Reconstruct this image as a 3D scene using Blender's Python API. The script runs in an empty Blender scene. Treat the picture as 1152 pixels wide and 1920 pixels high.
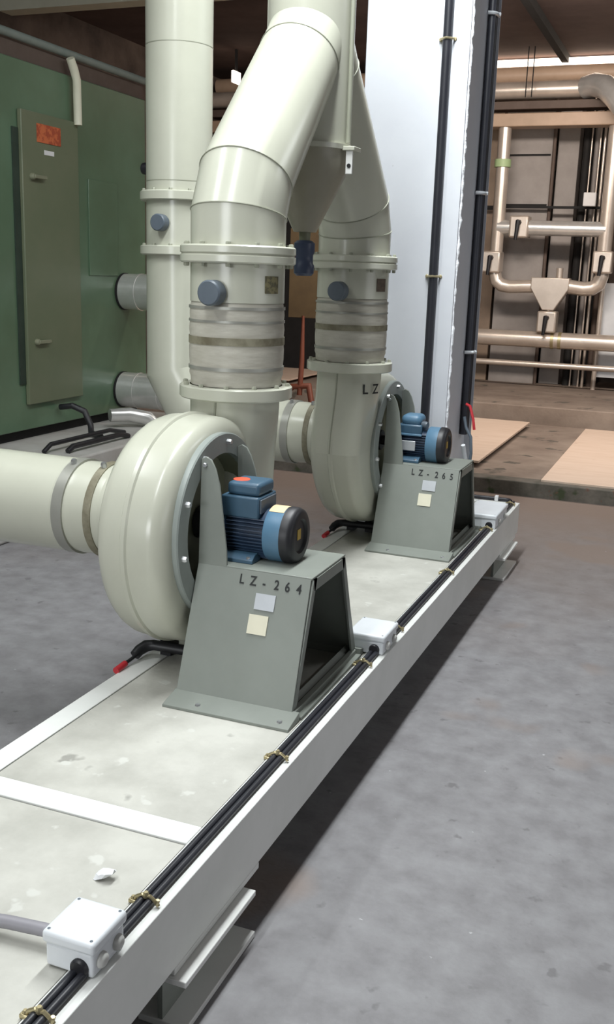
import bpy, bmesh, math, random
from mathutils import Vector, Matrix
random.seed(7)
S = bpy.context.scene
C = S.collection
PI = math.pi

# ------------------------------------------------------------------ camera
YAW, PITCH, ROLL, FPX = -0.3689325, 0.2363294, 0.0336414, 1866.59
def cam_axes(y, t, r):
    f = Vector((math.sin(y)*math.cos(t), math.cos(y)*math.cos(t), -math.sin(t)))
    rt = Vector((math.cos(y), -math.sin(y), 0)); up = rt.cross(f)
    c, s = math.cos(r), math.sin(r)
    return c*rt + s*up, c*up - s*rt, -f
ax = cam_axes(YAW, PITCH, ROLL)
cd = bpy.data.cameras.new('camera'); cam = bpy.data.objects.new('camera', cd); C.objects.link(cam)
cam.matrix_world = Matrix(((ax[0].x, ax[1].x, ax[2].x, 0), (ax[0].y, ax[1].y, ax[2].y, 0), (ax[0].z, ax[1].z, ax[2].z, 1.63), (0, 0, 0, 1)))
cd.sensor_fit = 'VERTICAL'; cd.sensor_height = 24.0; cd.lens = FPX/1920*24.0
cd.clip_start = 0.05; cd.clip_end = 100
S.camera = cam

# ------------------------------------------------------------------ world, lights, exposure
w = bpy.data.worlds.new('world'); S.world = w; w.use_nodes = True
bg = w.node_tree.nodes['Background']; bg.inputs[0].default_value = (0.92, 0.96, 1.0, 1); bg.inputs[1].default_value = 0.10
S.view_settings.view_transform = 'Standard'; S.view_settings.look = 'None'
S.view_settings.exposure = 0.0; S.view_settings.gamma = 1.0; S.view_settings.use_curve_mapping = False

def lamp(name, loc, sx, sy, power, col=(1, 1, 1), rot=(0, 0, 0)):
    l = bpy.data.lights.new(name, 'AREA'); l.shape = 'RECTANGLE'; l.size = sx; l.size_y = sy
    l.energy = power; l.color = col
    o = bpy.data.objects.new(name, l); C.objects.link(o); o.location = loc; o.rotation_euler = rot
    return o
COOL = (0.95, 0.99, 1.0); WARM = (1.0, 0.88, 0.78)
# fluorescent rows under the ceiling (all above the frame), plus an added fill row
lamp('fluorescent_or_fill_row', (-1.25, 3.6, 4.1), 0.16, 2.6, 170, COOL)
lamp('fluorescent_or_fill_row', (-3.3, 2.0, 4.1), 0.16, 2.0, 55, COOL)
lamp('fluorescent_or_fill_row', (-1.45, 0.2, 4.1), 0.16, 2.6, 78, COOL)
lamp('fluorescent_or_fill_row', (-1.9, 6.8, 4.1), 0.16, 2.0, 25, COOL)
lamp('fluorescent_or_fill_row', (3.0, 7.0, 4.1), 0.16, 2.6, 60, COOL)  # added row, brightens the right side of the white column
# daylight from windows behind the camera, plus an added fill light at right
lamp('window_or_fill_light', (-2.3, -6.0, 2.4), 3.2, 1.8, 235, (0.95, 0.98, 1.0), (PI/2, 0, 0))
lamp('window_or_fill_light', (7.5, 2.0, 1.7), 5.0, 1.6, 58, (0.97, 0.98, 1.0), (PI/2, 0, PI/2))  # added low light that lifts the outer face of the skid beam
# warm flood lamps turned towards the far end of the hall
lamp('warm_flood', (-1.6, 8.6, 3.95), 2.4, 0.4, 155, WARM, (math.radians(52), 0, 0))
lamp('warm_flood', (0.8, 8.6, 3.95), 1.6, 0.4, 70, WARM, (math.radians(45), 0, 0))

# ------------------------------------------------------------------ materials
def lin(c):
    c /= 255.0
    return c/12.92 if c <= 0.04045 else ((c+0.055)/1.055)**2.4
def L3(rgb): return tuple(lin(c) for c in rgb) + (1.0,)
def mat(name, rgb, rough=0.5, metal=0.0, rgb2=None, scale=6.0, detail=6.0, lo=0.35, hi=0.65, bump=0.0, bscale=40.0, emit=None, spec=0.5, stretch=None, fleck=None):
    m = bpy.data.materials.new(name); m.use_nodes = True
    nt = m.node_tree; b = nt.nodes['Principled BSDF']
    b.inputs['Roughness'].default_value = rough; b.inputs['Metallic'].default_value = metal
    b.inputs['Specular IOR Level'].default_value = spec
    b.inputs['Base Color'].default_value = L3(rgb)
    if emit:
        b.inputs['Emission Color'].default_value = L3(emit[0]); b.inputs['Emission Strength'].default_value = emit[1]
    tc = nt.nodes.new('ShaderNodeTexCoord'); co = tc.outputs['Object']
    if stretch:
        mp = nt.nodes.new('ShaderNodeMapping'); mp.inputs['Scale'].default_value = stretch
        nt.links.new(co, mp.inputs['Vector']); co = mp.outputs['Vector']
    if rgb2 is None: rgb2 = tuple(max(0, c-9) for c in rgb)
    n = nt.nodes.new('ShaderNodeTexNoise'); n.inputs['Scale'].default_value = scale; n.inputs['Detail'].default_value = detail
    n.inputs['Roughness'].default_value = 0.62
    nt.links.new(co, n.inputs['Vector'])
    r = nt.nodes.new('ShaderNodeValToRGB'); r.color_ramp.elements[0].position = lo; r.color_ramp.elements[1].position = hi
    r.color_ramp.elements[0].color = L3(rgb2); r.color_ramp.elements[1].color = L3(rgb)
    nt.links.new(n.outputs['Fac'], r.inputs['Fac']); out = r.outputs['Color']
    if fleck:
        for (frgb, fs, thr) in fleck:
            n2 = nt.nodes.new('ShaderNodeTexNoise'); n2.inputs['Scale'].default_value = fs; n2.inputs['Detail'].default_value = 3
            nt.links.new(tc.outputs['Object'], n2.inputs['Vector'])
            rr = nt.nodes.new('ShaderNodeValToRGB'); rr.color_ramp.elements[0].position = thr; rr.color_ramp.elements[1].position = thr+0.06
            rr.color_ramp.elements[0].color = (0, 0, 0, 1); rr.color_ramp.elements[1].color = (1, 1, 1, 1)
            nt.links.new(n2.outputs['Fac'], rr.inputs['Fac'])
            mx = nt.nodes.new('ShaderNodeMixRGB'); nt.links.new(rr.outputs['Color'], mx.inputs['Fac'])
            nt.links.new(out, mx.inputs['Color1']); mx.inputs['Color2'].default_value = L3(frgb); out = mx.outputs['Color']
    nt.links.new(out, b.inputs['Base Color'])
    if bump:
        n3 = nt.nodes.new('ShaderNodeTexNoise'); n3.inputs['Scale'].default_value = bscale; n3.inputs['Detail'].default_value = 5
        nt.links.new(co, n3.inputs['Vector'])
        bp = nt.nodes.new('ShaderNodeBump'); bp.inputs['Strength'].default_value = bump; bp.inputs['Distance'].default_value = 0.01
        nt.links.new(n3.outputs['Fac'], bp.inputs['Height']); nt.links.new(bp.outputs['Normal'], b.inputs['Normal'])
    return m
M = {}
M['concrete'] = mat('concrete_floor', (141, 140, 142), 0.62, rgb2=(122, 120, 122), scale=9, detail=12, bump=0.25, bscale=30,
                    fleck=[((114, 112, 114), 14, 0.66), ((138, 126, 120), 1.1, 0.58), ((196, 196, 199), 30, 0.74)])
def far_stain(m, rgb, y0, y1):
    nt = m.node_tree; b = nt.nodes['Principled BSDF']; src = b.inputs['Base Color'].links[0].from_socket
    tc = nt.nodes.new('ShaderNodeTexCoord'); sp = nt.nodes.new('ShaderNodeSeparateXYZ'); nt.links.new(tc.outputs['Object'], sp.inputs[0])
    n = nt.nodes.new('ShaderNodeTexNoise'); n.inputs['Scale'].default_value = 0.9; n.inputs['Detail'].default_value = 6
    nt.links.new(tc.outputs['Object'], n.inputs['Vector'])
    ad = nt.nodes.new('ShaderNodeMath'); ad.operation = 'MULTIPLY_ADD'; ad.inputs[1].default_value = 3.0
    nt.links.new(n.outputs['Fac'], ad.inputs[0]); nt.links.new(sp.outputs['Y'], ad.inputs[2])
    mr = nt.nodes.new('ShaderNodeMapRange'); mr.inputs['From Min'].default_value = y0+1.5; mr.inputs['From Max'].default_value = y1+1.5
    nt.links.new(ad.outputs[0], mr.inputs['Value'])
    mx = nt.nodes.new('ShaderNodeMixRGB'); nt.links.new(mr.outputs['Result'], mx.inputs['Fac']); nt.links.new(src, mx.inputs['Color1'])
    mx.inputs['Color2'].default_value = L3(rgb); nt.links.new(mx.outputs['Color'], b.inputs['Base Color'])
far_stain(M['concrete'], (128, 113, 104), 4.3, 7.4)
M['concrete_far'] = mat('old_concrete', (150, 136, 124), 0.8, rgb2=(122, 108, 98), scale=2.0, detail=8, bump=0.2, fleck=[((96, 90, 82), 5, 0.62)])
M['kerb'] = mat('kerb_concrete', (112, 106, 98), 0.85, rgb2=(82, 80, 72), scale=7, fleck=[((62, 70, 48), 6, 0.60), ((112, 74, 60), 9, 0.66)], bump=0.3)
M['ceiling'] = mat('dark_ceiling', (92, 74, 68), 0.9, rgb2=(76, 60, 56), scale=2)
M['wall_dark'] = mat('dark_wall', (112, 98, 88), 0.85, rgb2=(70, 60, 55), scale=1.5)
M['wall_beige'] = mat('beige_wall', (150, 132, 115), 0.85, rgb2=(128, 112, 98), scale=1.5)
M['plastic'] = mat('beige_plastic', (193, 194, 179), 0.24, rgb2=(187, 188, 173), scale=3)
M['seam'] = mat('seam_plastic', (156, 158, 142), 0.4)
M['cone_shaded'] = mat('shaded_cone_plastic', (158, 154, 138), 0.35)  # stack plastic with the branch duct's shadow put into its colour
M['sleeve'] = mat('sleeve_fabric', (190, 187, 175), 0.55, rgb2=(174, 170, 157), scale=9, bump=0.2, bscale=14, stretch=(1, 1, 4))
M['clampband'] = mat('clamp_band', (160, 160, 152), 0.35, 0.3)
M['soot'] = mat('soot_band', (142, 138, 118), 0.6, rgb2=(104, 98, 78), scale=14)
M['grey'] = mat('grey_steel_paint', (132, 137, 130), 0.5, rgb2=(126, 131, 124), scale=5)
M['greyring'] = mat('grey_ring', (148, 155, 151), 0.4)
M['olive'] = mat('olive_backplate', (128, 130, 108), 0.5)
M['white'] = mat('white_paint', (232, 233, 230), 0.4, rgb2=(222, 222, 218), scale=4)
M['beam'] = mat('beam_paint', (230, 231, 228), 0.42, rgb2=(218, 220, 216), scale=3)
M['deck'] = mat('deck_plate', (196, 195, 187), 0.5, rgb2=(172, 171, 163), scale=4.5, detail=9, bump=0.12, fleck=[((154, 153, 146), 9, 0.70), ((202, 202, 195), 15, 0.66)])
M['column'] = mat('column_white', (208, 211, 217), 0.5, rgb2=(200, 203, 210), scale=2, fleck=[((178, 178, 180), 18, 0.72)])
M['bead'] = mat('sealant_bead', (238, 240, 244), 0.4, bump=0.8, bscale=45)
M['blue'] = mat('motor_blue', (64, 94, 116), 0.4, rgb2=(56, 84, 104), scale=8)
M['darkblue'] = mat('motor_fin_blue', (48, 68, 92), 0.4, rgb2=(36, 50, 70))
M['ltblue'] = mat('cowl_blue', (88, 124, 150), 0.4)
M['black'] = mat('black_plastic', (34, 34, 38), 0.45)
M['cable'] = mat('black_cable', (38, 39, 46), 0.42)
M['dark'] = mat('dark_inside', (30, 29, 29), 0.8)
M['knob'] = mat('knob_grey_blue', (92, 102, 112), 0.45)
M['label_olive'] = mat('olive_label', (128, 122, 88), 0.6, rgb2=(92, 88, 66), scale=60, lo=.45, hi=.55)
M['label_brown'] = mat('brown_label', (98, 84, 70), 0.6, rgb2=(78, 66, 56), scale=60)
M['silver'] = mat('silver_tag', (196, 200, 204), 0.3, 0.4)
M['cream'] = mat('cream_tag', (222, 218, 196), 0.6)
M['orange'] = mat('orange_sticker', (236, 92, 62), 0.5)
M['peach'] = mat('peach_sticker', (236, 205, 160), 0.6)
M['yellow'] = mat('yellow_sticker', (190, 160, 80), 0.6)
M['red'] = mat('red_handle', (196, 52, 60), 0.4)
M['brass'] = mat('brass_clip', (190, 178, 142), 0.4, 0.8)
M['metal'] = mat('bolt_metal', (196, 198, 200), 0.3, 0.8)
M['alu'] = mat('aluminium_cladding', (226, 225, 222), 0.25, 0.6, rgb2=(210, 209, 206), scale=5, bump=0.05, bscale=6)
M['aluwarm'] = mat('aluminium_pipe', (222, 210, 198), 0.32, 0.55, rgb2=(204, 192, 180), scale=4)
M['boxgrey'] = mat('junction_box_plastic', (222, 226, 230), 0.4, rgb2=(214, 218, 222))
M['gland'] = mat('gland_plastic', (196, 196, 192), 0.5)
M['hose'] = mat('grey_hose', (146, 144, 150), 0.45)
M['green'] = mat('green_paint', (98, 124, 100), 0.3, rgb2=(86, 108, 84), scale=1.3, detail=4, bump=0.04, bscale=4)
M['greendoor'] = mat('green_door', (112, 117, 94), 0.45, rgb2=(100, 110, 86), scale=1.5)
M['greendark'] = mat('green_recess', (48, 62, 52), 0.6)
M['brown'] = mat('brown_trim', (96, 82, 74), 0.7)
M['railgrey'] = mat('rail_grey', (128, 138, 132), 0.5)
M['creampaint'] = mat('cream_pipe', (224, 222, 200), 0.45)
M['signorange'] = mat('orange_sign', (196, 104, 62), 0.6, rgb2=(160, 72, 44), scale=26, lo=.45, hi=.55)
M['paper'] = mat('white_label', (222, 222, 222), 0.6)
M['plinth'] = mat('plinth_paint', (196, 194, 190), 0.6, rgb2=(176, 172, 166), scale=3)
M['plywood'] = mat('plywood', (220, 198, 180), 0.6, rgb2=(212, 188, 168), scale=2.2, stretch=(1, 6, 1), fleck=[((198, 170, 150), 7, 0.68)])
M['plyedge'] = mat('plywood_edge', (150, 118, 88), 0.8)
M['beige'] = mat('beige_steel', (186, 160, 138), 0.5, rgb2=(170, 146, 124), scale=3)
M['lightgreen'] = mat('pale_green_band', (172, 196, 148), 0.5)
M['panelgrey'] = mat('grey_cabinet', (158, 152, 148), 0.6, rgb2=(140, 134, 130), scale=2.5)
M['panelblue'] = mat('bluegrey_cabinet', (122, 126, 130), 0.6)
M['board'] = mat('brown_board', (108, 88, 60), 0.7, rgb2=(96, 78, 54))
M['rust'] = mat('orange_post', (122, 68, 50), 0.6)
M['valve'] = mat('valve_blue', (66, 76, 100), 0.4)
M['lampglow'] = mat('tube_glow', (255, 240, 225), 0.5, emit=((255, 236, 214), 5.0))
M['ink'] = mat('stencil_ink', (38, 40, 40), 0.7)
M['litter'] = mat('crumpled_paper', (224, 226, 228), 0.6)

# ------------------------------------------------------------------ mesh helpers
class MB:
    def __init__(s): s.v = []; s.f = []
    def add(s, vs, fs):
        o = len(s.v); s.v += [tuple(v) for v in vs]; s.f += [tuple(i+o for i in f) for f in fs]; return s
    def box(s, x0, x1, y0, y1, z0, z1):
        return s.add([(x, y, z) for z in (z0, z1) for y in (y0, y1) for x in (x0, x1)],
                     [(0, 2, 3, 1), (4, 5, 7, 6), (0, 1, 5, 4), (2, 6, 7, 3), (0, 4, 6, 2), (1, 3, 7, 5)])
    def prism(s, poly, ext):
        n = len(poly); e = Vector(ext); p = [Vector(q) for q in poly]
        return s.add(p + [q+e for q in p], [tuple(range(n-1, -1, -1)), tuple(range(n, 2*n))] + [(i, (i+1) % n, n+(i+1) % n, n+i) for i in range(n)])
    def tube(s, path, r, n=20, caps=True):
        P = [Vector(p) for p in path]; rs = r if isinstance(r, (list, tuple)) else [r]*len(P)
        d = [(P[i+1]-P[i]).normalized() for i in range(len(P)-1)]
        u = d[0].orthogonal().normalized(); rings = []
        for i, p in enumerate(P):
            din = d[max(0, i-1)]; dout = d[min(i, len(d)-1)]
            if i > 0 and i < len(P)-1:
                u = (u - u.dot(din)*din).normalized()
            u = (u - u.dot(din)*din).normalized(); v = din.cross(u)
            nb = (din+dout).normalized(); ring = []
            for k in range(n):
                a = 2*PI*k/n; q = (math.cos(a)*u + math.sin(a)*v)*rs[i]
                t = -q.dot(nb)/max(0.2, din.dot(nb)); ring.append(p+q+din*t)
            rings.append(ring)
            q = Matrix.Identity(3)
            if din.angle(dout, 0) > 1e-4:
                q = din.rotation_difference(dout).to_matrix()
            u = q @ u
        vs = [x for rg in rings for x in rg]; fs = []
        for i in range(len(P)-1):
            for k in range(n):
                a, b = i*n+k, i*n+(k+1) % n; fs.append((a, b, b+n, a+n))
        if caps: fs += [tuple(range(n-1, -1, -1)), tuple(range((len(P)-1)*n, len(P)*n))]
        return s.add(vs, fs)
    def lathe(s, prof, org, axis, n=40, closed=False):
        # prof: (distance along axis, radius)
        A = Vector(axis).normalized(); u = A.orthogonal().normalized(); v = A.cross(u); O = Vector(org)
        vs = []; m = len(prof)
        for (h, r) in prof:
            for k in range(n):
                a = 2*PI*k/n; vs.append(O + A*h + (math.cos(a)*u + math.sin(a)*v)*r)
        fs = []
        for i in range(m if closed else m-1):
            j = (i+1) % m
            for k in range(n):
                a, b = i*n+k, i*n+(k+1) % n; fs.append((a, b, j*n+(k+1) % n, j*n+k))
        if not closed: fs += [tuple(range(n-1, -1, -1)), tuple(range((m-1)*n, m*n))]
        return s.add(vs, fs)
    def loft(s, rings, caps=True):
        n = len(rings[0]); vs = [x for r in rings for x in r]; fs = []
        for i in range(len(rings)-1):
            for k in range(n):
                a, b = i*n+k, i*n+(k+1) % n; fs.append((a, b, b+n, a+n))
        if caps: fs += [tuple(range(n-1, -1, -1)), tuple(range((len(rings)-1)*n, len(rings)*n))]
        return s.add(vs, fs)
    def mesh(s, name, origin=(0, 0, 0), sharp=38):
        me = bpy.data.meshes.new(name); o = Vector(origin)
        me.from_pydata([tuple(Vector(v)-o) for v in s.v], [], s.f)
        bm = bmesh.new(); bm.from_mesh(me); bmesh.ops.recalc_face_normals(bm, faces=bm.faces); bm.to_mesh(me); bm.free()
        me.shade_smooth(); me.set_sharp_from_angle(angle=math.radians(sharp)); me.update()
        return me
    def build(s, name, m, parent=None, bevel=0.0, seg=2, label=None, origin=None, sharp=38):
        po = Vector((0, 0, 0))
        if parent is not None: po = world_loc(parent)
        org = po if (parent is not None or origin is None) else Vector(origin)
        me = s.mesh(name, org, sharp); me.materials.append(M[m])
        o = bpy.data.objects.new(name, me); C.objects.link(o)
        if parent is not None: o.parent = parent
        else: o.location = org
        if bevel:
            b = o.modifiers.new('bevel', 'BEVEL'); b.width = bevel; b.segments = seg; b.limit_method = 'ANGLE'; b.angle_limit = math.radians(40)
            b.harden_normals = False
        if label: o['label'] = label
        return o
def world_loc(o):
    p = Vector(o.location)
    while o.parent is not None: o = o.parent; p += Vector(o.location)
    return p
def tag(o, label, cat, group=None):
    o['label'] = label; o['category'] = cat
    if group: o['group'] = group
    return o
def thing(name, label, cat, loc, group=None):
    o = bpy.data.objects.new(name, None); C.objects.link(o); o.location = loc; o.empty_display_size = 0.1
    return tag(o, label, cat, group)
def struct(o): o['kind'] = 'structure'; return o
def arc(c, a, b, r, t0, t1, n=8):   # centre, unit vectors a,b, radius, angles in degrees
    c = Vector(c); a = Vector(a); b = Vector(b)
    return [c + a*r*math.cos(math.radians(t0+(t1-t0)*i/n)) + b*r*math.sin(math.radians(t0+(t1-t0)*i/n)) for i in range(n+1)]
_bolts = {}
def bolt_mesh(r, h, axis, m):
    k = (round(r, 4), round(h, 4), tuple(round(c, 3) for c in axis), m)
    if k not in _bolts:
        b = MB().lathe([(-h*0.3, r), (h*0.75, r), (h, r*0.75)], (0, 0, 0), axis, 6); me = b.mesh('bolt'); me.materials.append(M[m]); _bolts[k] = me
    return _bolts[k]
def bolt(parent, p, axis, r=0.008, h=0.008, m='metal', name='bolt'):
    o = bpy.data.objects.new(name, bolt_mesh(r, h, axis, m)); C.objects.link(o); o.parent = parent
    o.location = Vector(p) - world_loc(parent); return o
def text_mesh(chars, size, place):
    # place(i, x, y) -> 3D point for local glyph coordinates of character i
    vs = []; fs = []
    for i, ch in enumerate(chars):
        if ch == ' ': continue
        cu = bpy.data.curves.new('glyph', 'FONT'); cu.body = ch; cu.size = size; cu.align_x = 'CENTER'; cu.offset = size*0.018
        ob = bpy.data.objects.new('glyph', cu); C.objects.link(ob)
        dg = bpy.context.evaluated_depsgraph_get(); me = bpy.data.meshes.new_from_object(ob.evaluated_get(dg))
        o = len(vs); vs += [place(i, v.co.x, v.co.y) for v in me.vertices]; fs += [tuple(k+o for k in p.vertices) for p in me.polygons]
        bpy.data.objects.remove(ob); bpy.data.curves.remove(cu); bpy.data.meshes.remove(me)
    b = MB(); b.v = vs; b.f = fs; return b

# ------------------------------------------------------------------ the setting
struct(MB().box(-7, 6, -2.5, 7.66, -0.1, 0.0).build('floor', 'concrete'))
struct(MB().box(-7, 6, 7.72, 10.95, -0.1, 0.105).build('floor_raised', 'concrete_far'))
struct(MB().box(-7, 6, 7.62, 7.78, -0.1, 0.115).build('trim_1', 'kerb', bevel=0.008))
struct(MB().box(-7, 6, 10.90, 15, -0.1, 0.30).build('floor_upper', 'concrete_far', bevel=0.01))
struct(MB().box(-7, 6, -2.5, 15, 4.25, 4.4).build('ceiling', 'ceiling'))
struct(MB().box(-7, 6, 14.2, 14.4, 0.2, 4.3).build('wall_back', 'wall_dark'))
struct(MB().box(-7, -6.8, -2.5, 14.3, 0, 4.3).build('wall_left', 'wall_dark'))
struct(MB().box(-7, -2.65, 8.75, 8.95, 4.02, 4.25).build('trim_2', 'creampaint'))
struct(MB().box(-1.96, -1.88, 5.0, 13.6, 4.16, 4.25).build('trim_3', 'dark'))
struct(MB().box(-6.7, -3.72, 3.0, 7.6, 0.0, 0.40).build('trim_4', 'plinth', bevel=0.015))

# ------------------------------------------------------------------ the skid
XR, XL, ZD = -0.910, -1.665, 0.33
sk = thing('machine_skid', 'long white steel skid with grey deck plates carrying both fans', 'skid', (-1.29, 3.0, 0.15))
def channel(x, s):
    b = MB()      # C section, web outside
    b.prism([(x, 0.2, 0.15), (x, 0.2, ZD), (x-s*0.072, 0.2, ZD), (x-s*0.072, 0.2, ZD-0.011), (x-s*0.008, 0.2, ZD-0.016), (x-s*0.008, 0.2, 0.166), (x-s*0.072, 0.2, 0.161), (x-s*0.072, 0.2, 0.15)], (0, 5.68, 0))
    return b
channel(XR, 1).build('side_beam', 'beam', sk, bevel=0.002)
channel(XL, -1).build('side_beam', 'beam', sk, bevel=0.002)
for y0 in (1.838, 5.80):
    MB().prism([(XL+0.073, y0, ZD+0.0005), (XL+0.073, y0+0.076, ZD+0.0005), (XL+0.073, y0+0.076, 0.18), (XL+0.073, y0, 0.18)], (XR-XL-0.146, 0, 0)).build('cross_beam', 'beam', sk, bevel=0.002)
MB().prism([(XL+0.073, 0.2, ZD), (XL+0.073, 0.276, ZD), (XL+0.073, 0.276, 0.18), (XL+0.073, 0.2, 0.18)], (XR-XL-0.146, 0, 0)).build('cross_beam', 'beam', sk, bevel=0.002)
for (a, b_) in ((0.28, 1.833), (1.918, 5.795)):
    MB().box(XL+0.075, XR-0.075, a, b_, ZD-0.012, ZD-0.003).build('deck_plate', 'deck', sk, bevel=0.001)
# supports: short I-beam stubs
def stub(y0, y1, label, name='support_stub'):
    t = thing(name, label, 'support', (-0.9375, (y0+y1)/2, 0), 'beam stubs under the skid')
    MB().box(-0.9975, -0.8775, y0, y1, 0.0, 0.016).build('lower_flange', 'white', t, bevel=0.002)
    MB().box(-0.9975, -0.8775, y0, y1, 0.117, 0.132).build('upper_flange', 'white', t, bevel=0.002)
    MB().box(-0.950, -0.938, y0+0.005, y1-0.005, 0.016, 0.117).build('web', 'grey', t)
    MB().box(-0.995, XR, y0+0.01, y1+0.09, 0.132, 0.1499).build('shim_plate', 'beam', t, bevel=0.002)
stub(1.64, 2.005, 'short I-beam stub under the near part of the skid edge')
stub(5.32, 5.72, 'short I-beam stub under the far end of the skid')

# ------------------------------------------------------------------ fans
ZC = 0.815; XM = -1.553; XA = -1.672; XB = -1.425; DX = -1.53; OFF = 0.355
TH = [(15, .385), (40, .377), (58, .368), (75, .352), (90, .342), (110, .340), (135, .350), (180, .368), (225, .386), (270, .407), (300, .43), (330, .465), (360, .515)]
def rad(t):
    for (a, ra), (b, rb) in zip(TH, TH[1:]):
        if a <= t <= b: return ra + (rb-ra)*(t-a)/(b-a)
    return TH[-1][1]
def section(r):
    p = [(XA, 0.15)]
    for i in range(7):
        a = PI/2*i/6; p.append((XA+0.065*(1-math.cos(a)), r-0.065+0.065*math.sin(a)))
    p += [(XM-0.012, r+0.003), (XM-0.007, r+0.010), (XM+0.007, r+0.010), (XM+0.012, r+0.003)]
    rr = 0.062
    for i in range(9):
        a = PI/2*i/8; p.append((XB-rr*0.9*(1-math.sin(a)), r-rr+rr*math.cos(a)))
    p += [(XB, 0.24)]
    return p
def flange(b, c, z, r=0.200, h=0.045):
    b.lathe([(-h/2, r-0.035), (-h/2, r-0.006), (-h/2+0.005, r), (h/2-0.005, r), (h/2, r-0.006), (h/2, r-0.035)], (c[0], c[1], z), (0, 0, 1), 48, closed=True)
def make_fan(y0, s, label):
    t = thing('centrifugal_fan', label, 'fan', (XM, y0, ZD), 'beige centrifugal fans on the skid')
    b = MB(); rings = []
    N = 66
    for i in range(N+1):
        th = 15 + 345*i/N; a = math.radians(th); r = rad(th)
        rings.append([Vector((x, y0+s*math.cos(a)*q, ZC+math.sin(a)*q)) for (x, q) in section(r)])
    vs = [v for r in rings for v in r]; n = len(rings[0]); fs = []
    for i in range(N):
        for k in range(n-1): fs.append((i*n+k, i*n+k+1, (i+1)*n+k+1, (i+1)*n+k))
    b.add(vs, fs)
    h = b.build('housing', 'plastic', t)
    # outlet: lofted from the scroll mouth to a round neck
    b = MB(); rings = []
    base = section(rad(360))[1:-1]; base[0] = (XA, 0.30); r0 = 0.185
    base = [(XA, r0+0.06)] + base + [(XB, 0.36), (XB, r0+0.06)]
    base += [(XB-0.06*(1-math.cos(k*PI/8)), r0+0.06-0.06*math.sin(k*PI/8)) for k in range(1, 5)]
    base += [(XM+0.02, r0), (XM-0.02, r0)]
    base += [(XA+0.06*(1-math.sin(k*PI/8)), r0+0.06-0.06*math.cos(k*PI/8)) for k in range(0, 4)]
    mx_, my_ = (XA+XB)/2, 0.35
    for i in range(15):
        q = i/14; z = ZC-0.004 + (1.19-ZC+0.004)*q; e = q*q*(3-2*q); ring = []
        for (x, rho) in base:
            a = math.atan2(rho-my_, x-mx_)
            ring.append(Vector((x*(1-e)+(DX+0.163*math.cos(a))*e, y0+s*(rho*(1-e)+(OFF+0.163*math.sin(a))*e), z)))
        rings.append(ring)
    b.loft(rings).build('outlet_neck', 'plastic', t)
    b = MB(); flange(b, (DX, y0+s*OFF), 1.213); fl = b.build('outlet_flange', 'plastic', t)
    for k in range(12):
        a = 2*PI*(k+.5)/12; bolt(fl, (DX+0.184*math.cos(a), y0+s*OFF+0.184*math.sin(a), 1.236), (0, 0, 1), 0.009, 0.010, 'seam')
    for d, yl in ((-1, 0.186), (1, 0.524)):
        yy = [yl, OFF+d*0.1635]; pp = []
        for q in (0.0, 0.25, 0.5, 0.75, 0.99):
            e = q*q*(3-2*q); pp.append((XM*(1-e)+DX*e, y0+s*(yy[0]*(1-e)+yy[1]*e), ZC+(1.19-ZC)*q))
        MB().tube(pp, 0.004, 8).build('weld_seam', 'seam', t)
    # back flange ring and what shows through it
    rg = MB().lathe([(-0.004, .302), (0.016, .302), (0.020, .298), (0.020, .236), (-0.004, .236)], (XB, y0, ZC), (1, 0, 0), 64, closed=True).build('back_ring', 'greyring', t)
    for k in range(10):
        a = 2*PI*(k+.3)/10; bolt(rg, (XB+0.020, y0+0.272*math.cos(a), ZC+0.272*math.sin(a)), (1, 0, 0), 0.010, 0.016, 'metal')
    MB().lathe([(-0.085, .02), (-0.085, .234), (-0.02, .236), (-0.02, .242), (-0.095, .242), (-0.095, .02)], (XB+0.02, y0, ZC), (1, 0, 0), 48, closed=True).build('back_plate', 'olive', t)
    MB().lathe([(-0.08, .055), (-0.055, .05), (-0.055, .024), (0.04, .024)], (XB+0.02, y0, ZC), (1, 0, 0), 28).build('shaft_hub', 'black', t)
    MB().box(XB-0.062, XB-0.045, y0-0.155, y0-0.125, ZC+0.075, ZC+0.10).build('red_guard_tab', 'red', t, bevel=0.003)
    # inlet cone
    MB().lathe([(0, .215), (-0.02, .205), (-0.05, .175), (-0.09, .162), (-0.125, .157), (-0.125, .12), (0, .12)], (XA+0.005, y0, ZC), (1, 0, 0), 48, closed=True).build('inlet_cone', 'plastic', t)
    # drain under the scroll with red lever
    d = MB().tube([(-1.46, y0-0.05, 0.372), (-1.63, y0-0.055, 0.372), (-1.655, y0-0.065, 0.368), (-1.668, y0-0.09, 0.358), (-1.672, y0-0.11, 0.347)], [0.018, 0.018, 0.020, 0.019, 0.018], 14).build('drain_pipe', 'black', t)
    MB().tube([(-1.655, y0-0.075, 0.36), (-1.665, y0-0.15, 0.347), (-1.67, y0-0.185, 0.342)], [0.005, 0.006, 0.006], 8).build('lever_arm', 'black', d)
    MB().tube([(-1.668, y0-0.178, 0.343), (-1.672, y0-0.23, 0.335)], [0.011, 0.012], 10).build('lever_grip', 'red', d)
    for dx in (-1.60, -1.50):
        MB().box(dx-0.02, dx+0.02, y0-0.03, y0+0.03, ZD+0.0005, ZC-0.398).build('foot', 'black', t)
    return t
Y1, Y2 = 2.86, 4.80
f1 = make_fan(Y1, 1, 'nearer beige centrifugal fan with inlet duct running off to the left')
f2 = make_fan(Y2, -1, 'farther beige centrifugal fan beside the white column')
# lettering on the outlet neck of the far fan (wraps round the neck)
def place_neck(i, x, y):
    u = (i-0.5)*0.06 + x; a = math.radians(-33) + u/0.165
    return Vector((DX+0.1668*math.cos(a), Y2-OFF+0.1668*math.sin(a), 1.098+y))
for i, ch in enumerate('LZ'): text_mesh(ch, 0.062, lambda k, x, y: place_neck(i, x, y)).build('character', 'ink', f2)

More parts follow.
